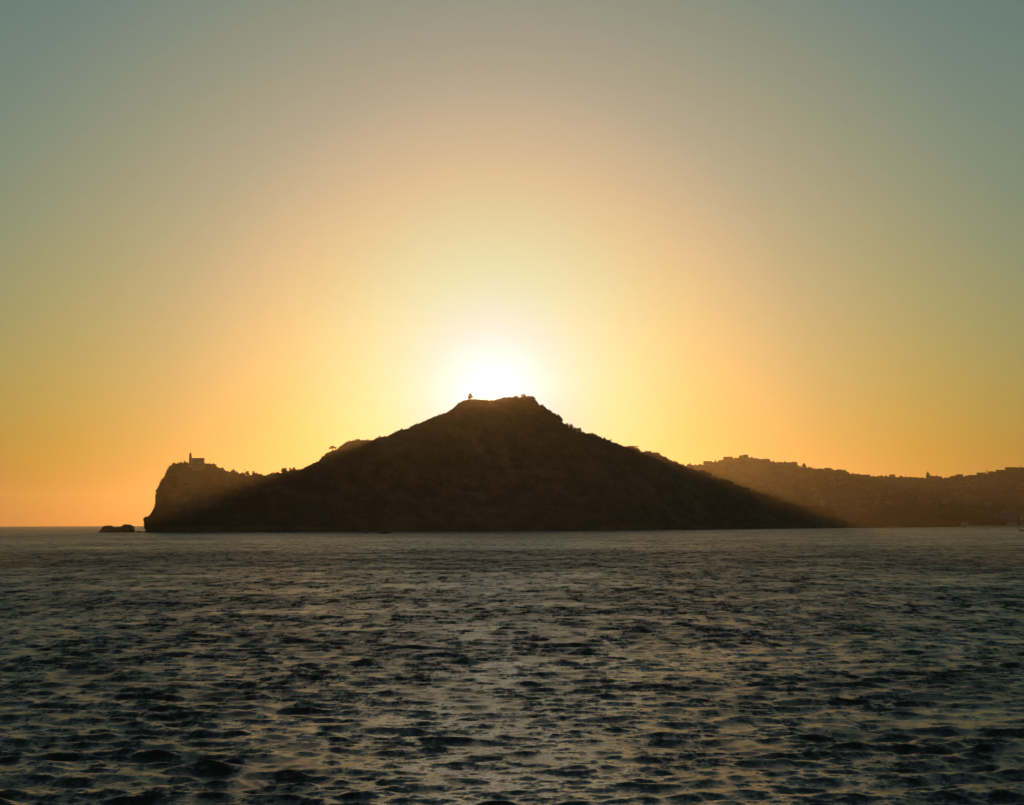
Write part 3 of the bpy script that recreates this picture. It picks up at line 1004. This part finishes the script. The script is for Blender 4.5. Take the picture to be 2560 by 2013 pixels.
# ------------------------------------------------------------------ boats
def hull_mesh(name, length, beam, height, mat):
    st = [(-.5, .55, 0.0), (-.3, .9, -.02), (0, 1.0, 0.0), (.25, .8, .06), (.42, .4, .16), (.5, .04, .24)]
    bm = bmesh.new()
    rings = []
    for t, wf, lift in st:
        hb = beam / 2 * wf
        rings.append([bm.verts.new((t * length, y, z)) for y, z in ((-hb, height * (1 + lift)), (-hb * .75, 0), (0, -height * .6), (hb * .75, 0), (hb, height * (1 + lift)))])
    for A, B in zip(rings, rings[1:]):
        for k in range(4):
            bm.faces.new((A[k], A[k + 1], B[k + 1], B[k]))
        bm.faces.new((A[4], A[0], B[0], B[4]))
    bm.faces.new(rings[0])
    bm.faces.new(rings[-1][::-1])
    bmesh.ops.recalc_face_normals(bm, faces=bm.faces[:])
    return bm_mesh(name, bm, mat)


q = on_water(2561, 1328.0)
k = q.y / F
o = empty('sailboat', (q.x, q.y, 0), 'dark hulled sailboat with bare mast cut by the right edge', 'sailboat', rz=math.pi)
link('hull', hull_mesh('hull', 26 * k, 6 * k, 3.0 * k, M_HULL), o)
bm = bmesh.new(); box(bm, -5 * k, 4 * k, -1.6 * k, 1.6 * k, 3.0 * k, 4.8 * k, .85)
link('cabin', bm_mesh('cabin', bm, M_WHITE), o)
bm = bmesh.new(); tube(bm, (4.5 * k, 0, 3.0 * k), (4.5 * k, 0, 40 * k), .55 * k, .35 * k, 8)
mast = link('mast', bm_mesh('mast', bm, M_WHITE), o)
bm = bmesh.new(); tube(bm, (4.4 * k, 0, 6.5 * k), (-8 * k, 0, 6.9 * k), .3 * k, .25 * k, 6)
link('boom', bm_mesh('boom', bm, M_WHITE), mast)
bm = bmesh.new(); tube(bm, (4.0 * k, 0, 7.3 * k), (-7.5 * k, 0, 7.6 * k), .6 * k, .45 * k, 6)
link('furled_sail', bm_mesh('furled_sail', bm, M_WHITE), mast)
bm = bmesh.new(); tube(bm, (4.5 * k, 0, 39 * k), (12.6 * k, 0, 3.6 * k), .08 * k, .08 * k, 4); tube(bm, (4.5 * k, 0, 39 * k), (-12.6 * k, 0, 3.2 * k), .08 * k, .08 * k, 4)
link('stay', bm_mesh('stay', bm, M_METAL), o)

q = on_water(961, 1334.2)
k = q.y / F
o = empty('motorboat', (q.x, q.y, 0), 'low dark motorboat in front of the main hill waterline', 'boat', rz=math.pi)
link('hull', hull_mesh('hull', 32 * k, 7 * k, 2.4 * k, M_HULL), o)
bm = bmesh.new(); box(bm, -7 * k, 5 * k, -2.2 * k, 2.2 * k, 2.3 * k, 4.0 * k, .8)
link('cabin', bm_mesh('cabin', bm, M_HULL), o)
bm = bmesh.new(); box(bm, 5.0 * k, 5.2 * k, -1.8 * k, 1.8 * k, 2.9 * k, 3.8 * k, .9)
link('windscreen', bm_mesh('windscreen', bm, M_GLASS), o)

q = on_water(915, 1331.6)
k = q.y / F
o = empty('motorboat', (q.x, q.y, 0), 'small boat with pale cabin near the foot of the main hill', 'boat')
link('hull', hull_mesh('hull', 15 * k, 5 * k, 1.8 * k, M_HULL), o)
bm = bmesh.new(); box(bm, -4 * k, 2.5 * k, -1.7 * k, 1.7 * k, 1.7 * k, 5.0 * k, .75)
link('cabin', bm_mesh('cabin', bm, M_STONE), o)
bm = bmesh.new(); box(bm, -3.0 * k, 1.6 * k, -1.75 * k, -1.55 * k, 3.0 * k, 4.0 * k)
link('window', bm_mesh('window', bm, M_GLASS), o)

for x, y, lab in ((2467, 1321.5, 'tallest dark mooring buoy off the right shore'), (2499, 1317.8, 'small dark buoy close to the quay at right'), (2412, 1319.8, 'dark buoy off the left end of the quay')):
    q = on_water(x, y)
    k = q.y / F
    o = empty('buoy', (q.x, q.y, 0), lab, 'buoy')
    bm = bmesh.new(); lathe(bm, [(1.0 * k, -1.0), (1.9 * k, -.2), (1.9 * k, .9 * k), (.9 * k, 1.6 * k)], 10)
    link('float', bm_mesh('float', bm, M_HULL), o)
    bm = bmesh.new(); tube(bm, (0, 0, 1.6 * k), (0, 0, 4.4 * k), .5 * k, .4 * k, 6)
    link('staff', bm_mesh('staff', bm, M_HULL), o)

# ------------------------------------------------------------------ haze: thin sea air round everything
bm = bmesh.new()
box(bm, -9800, 9800, -9800, 9800, -3.5, 225)
hz = bpy.data.materials.new('haze')
hz.use_nodes = True
hz.node_tree.nodes.clear()
ho = hz.node_tree.nodes.new('ShaderNodeOutputMaterial')
hv = hz.node_tree.nodes.new('ShaderNodeVolumePrincipled')
hv.inputs['Color'].default_value = (.98, .84, .56, 1)
hv.inputs['Density'].default_value = HAZE_DENSITY
hv.inputs['Anisotropy'].default_value = HAZE_G
hz.node_tree.links.new(hv.outputs[0], ho.inputs['Volume'])
tag(link('haze', bm_mesh('haze', bm, hz)), kind='stuff')
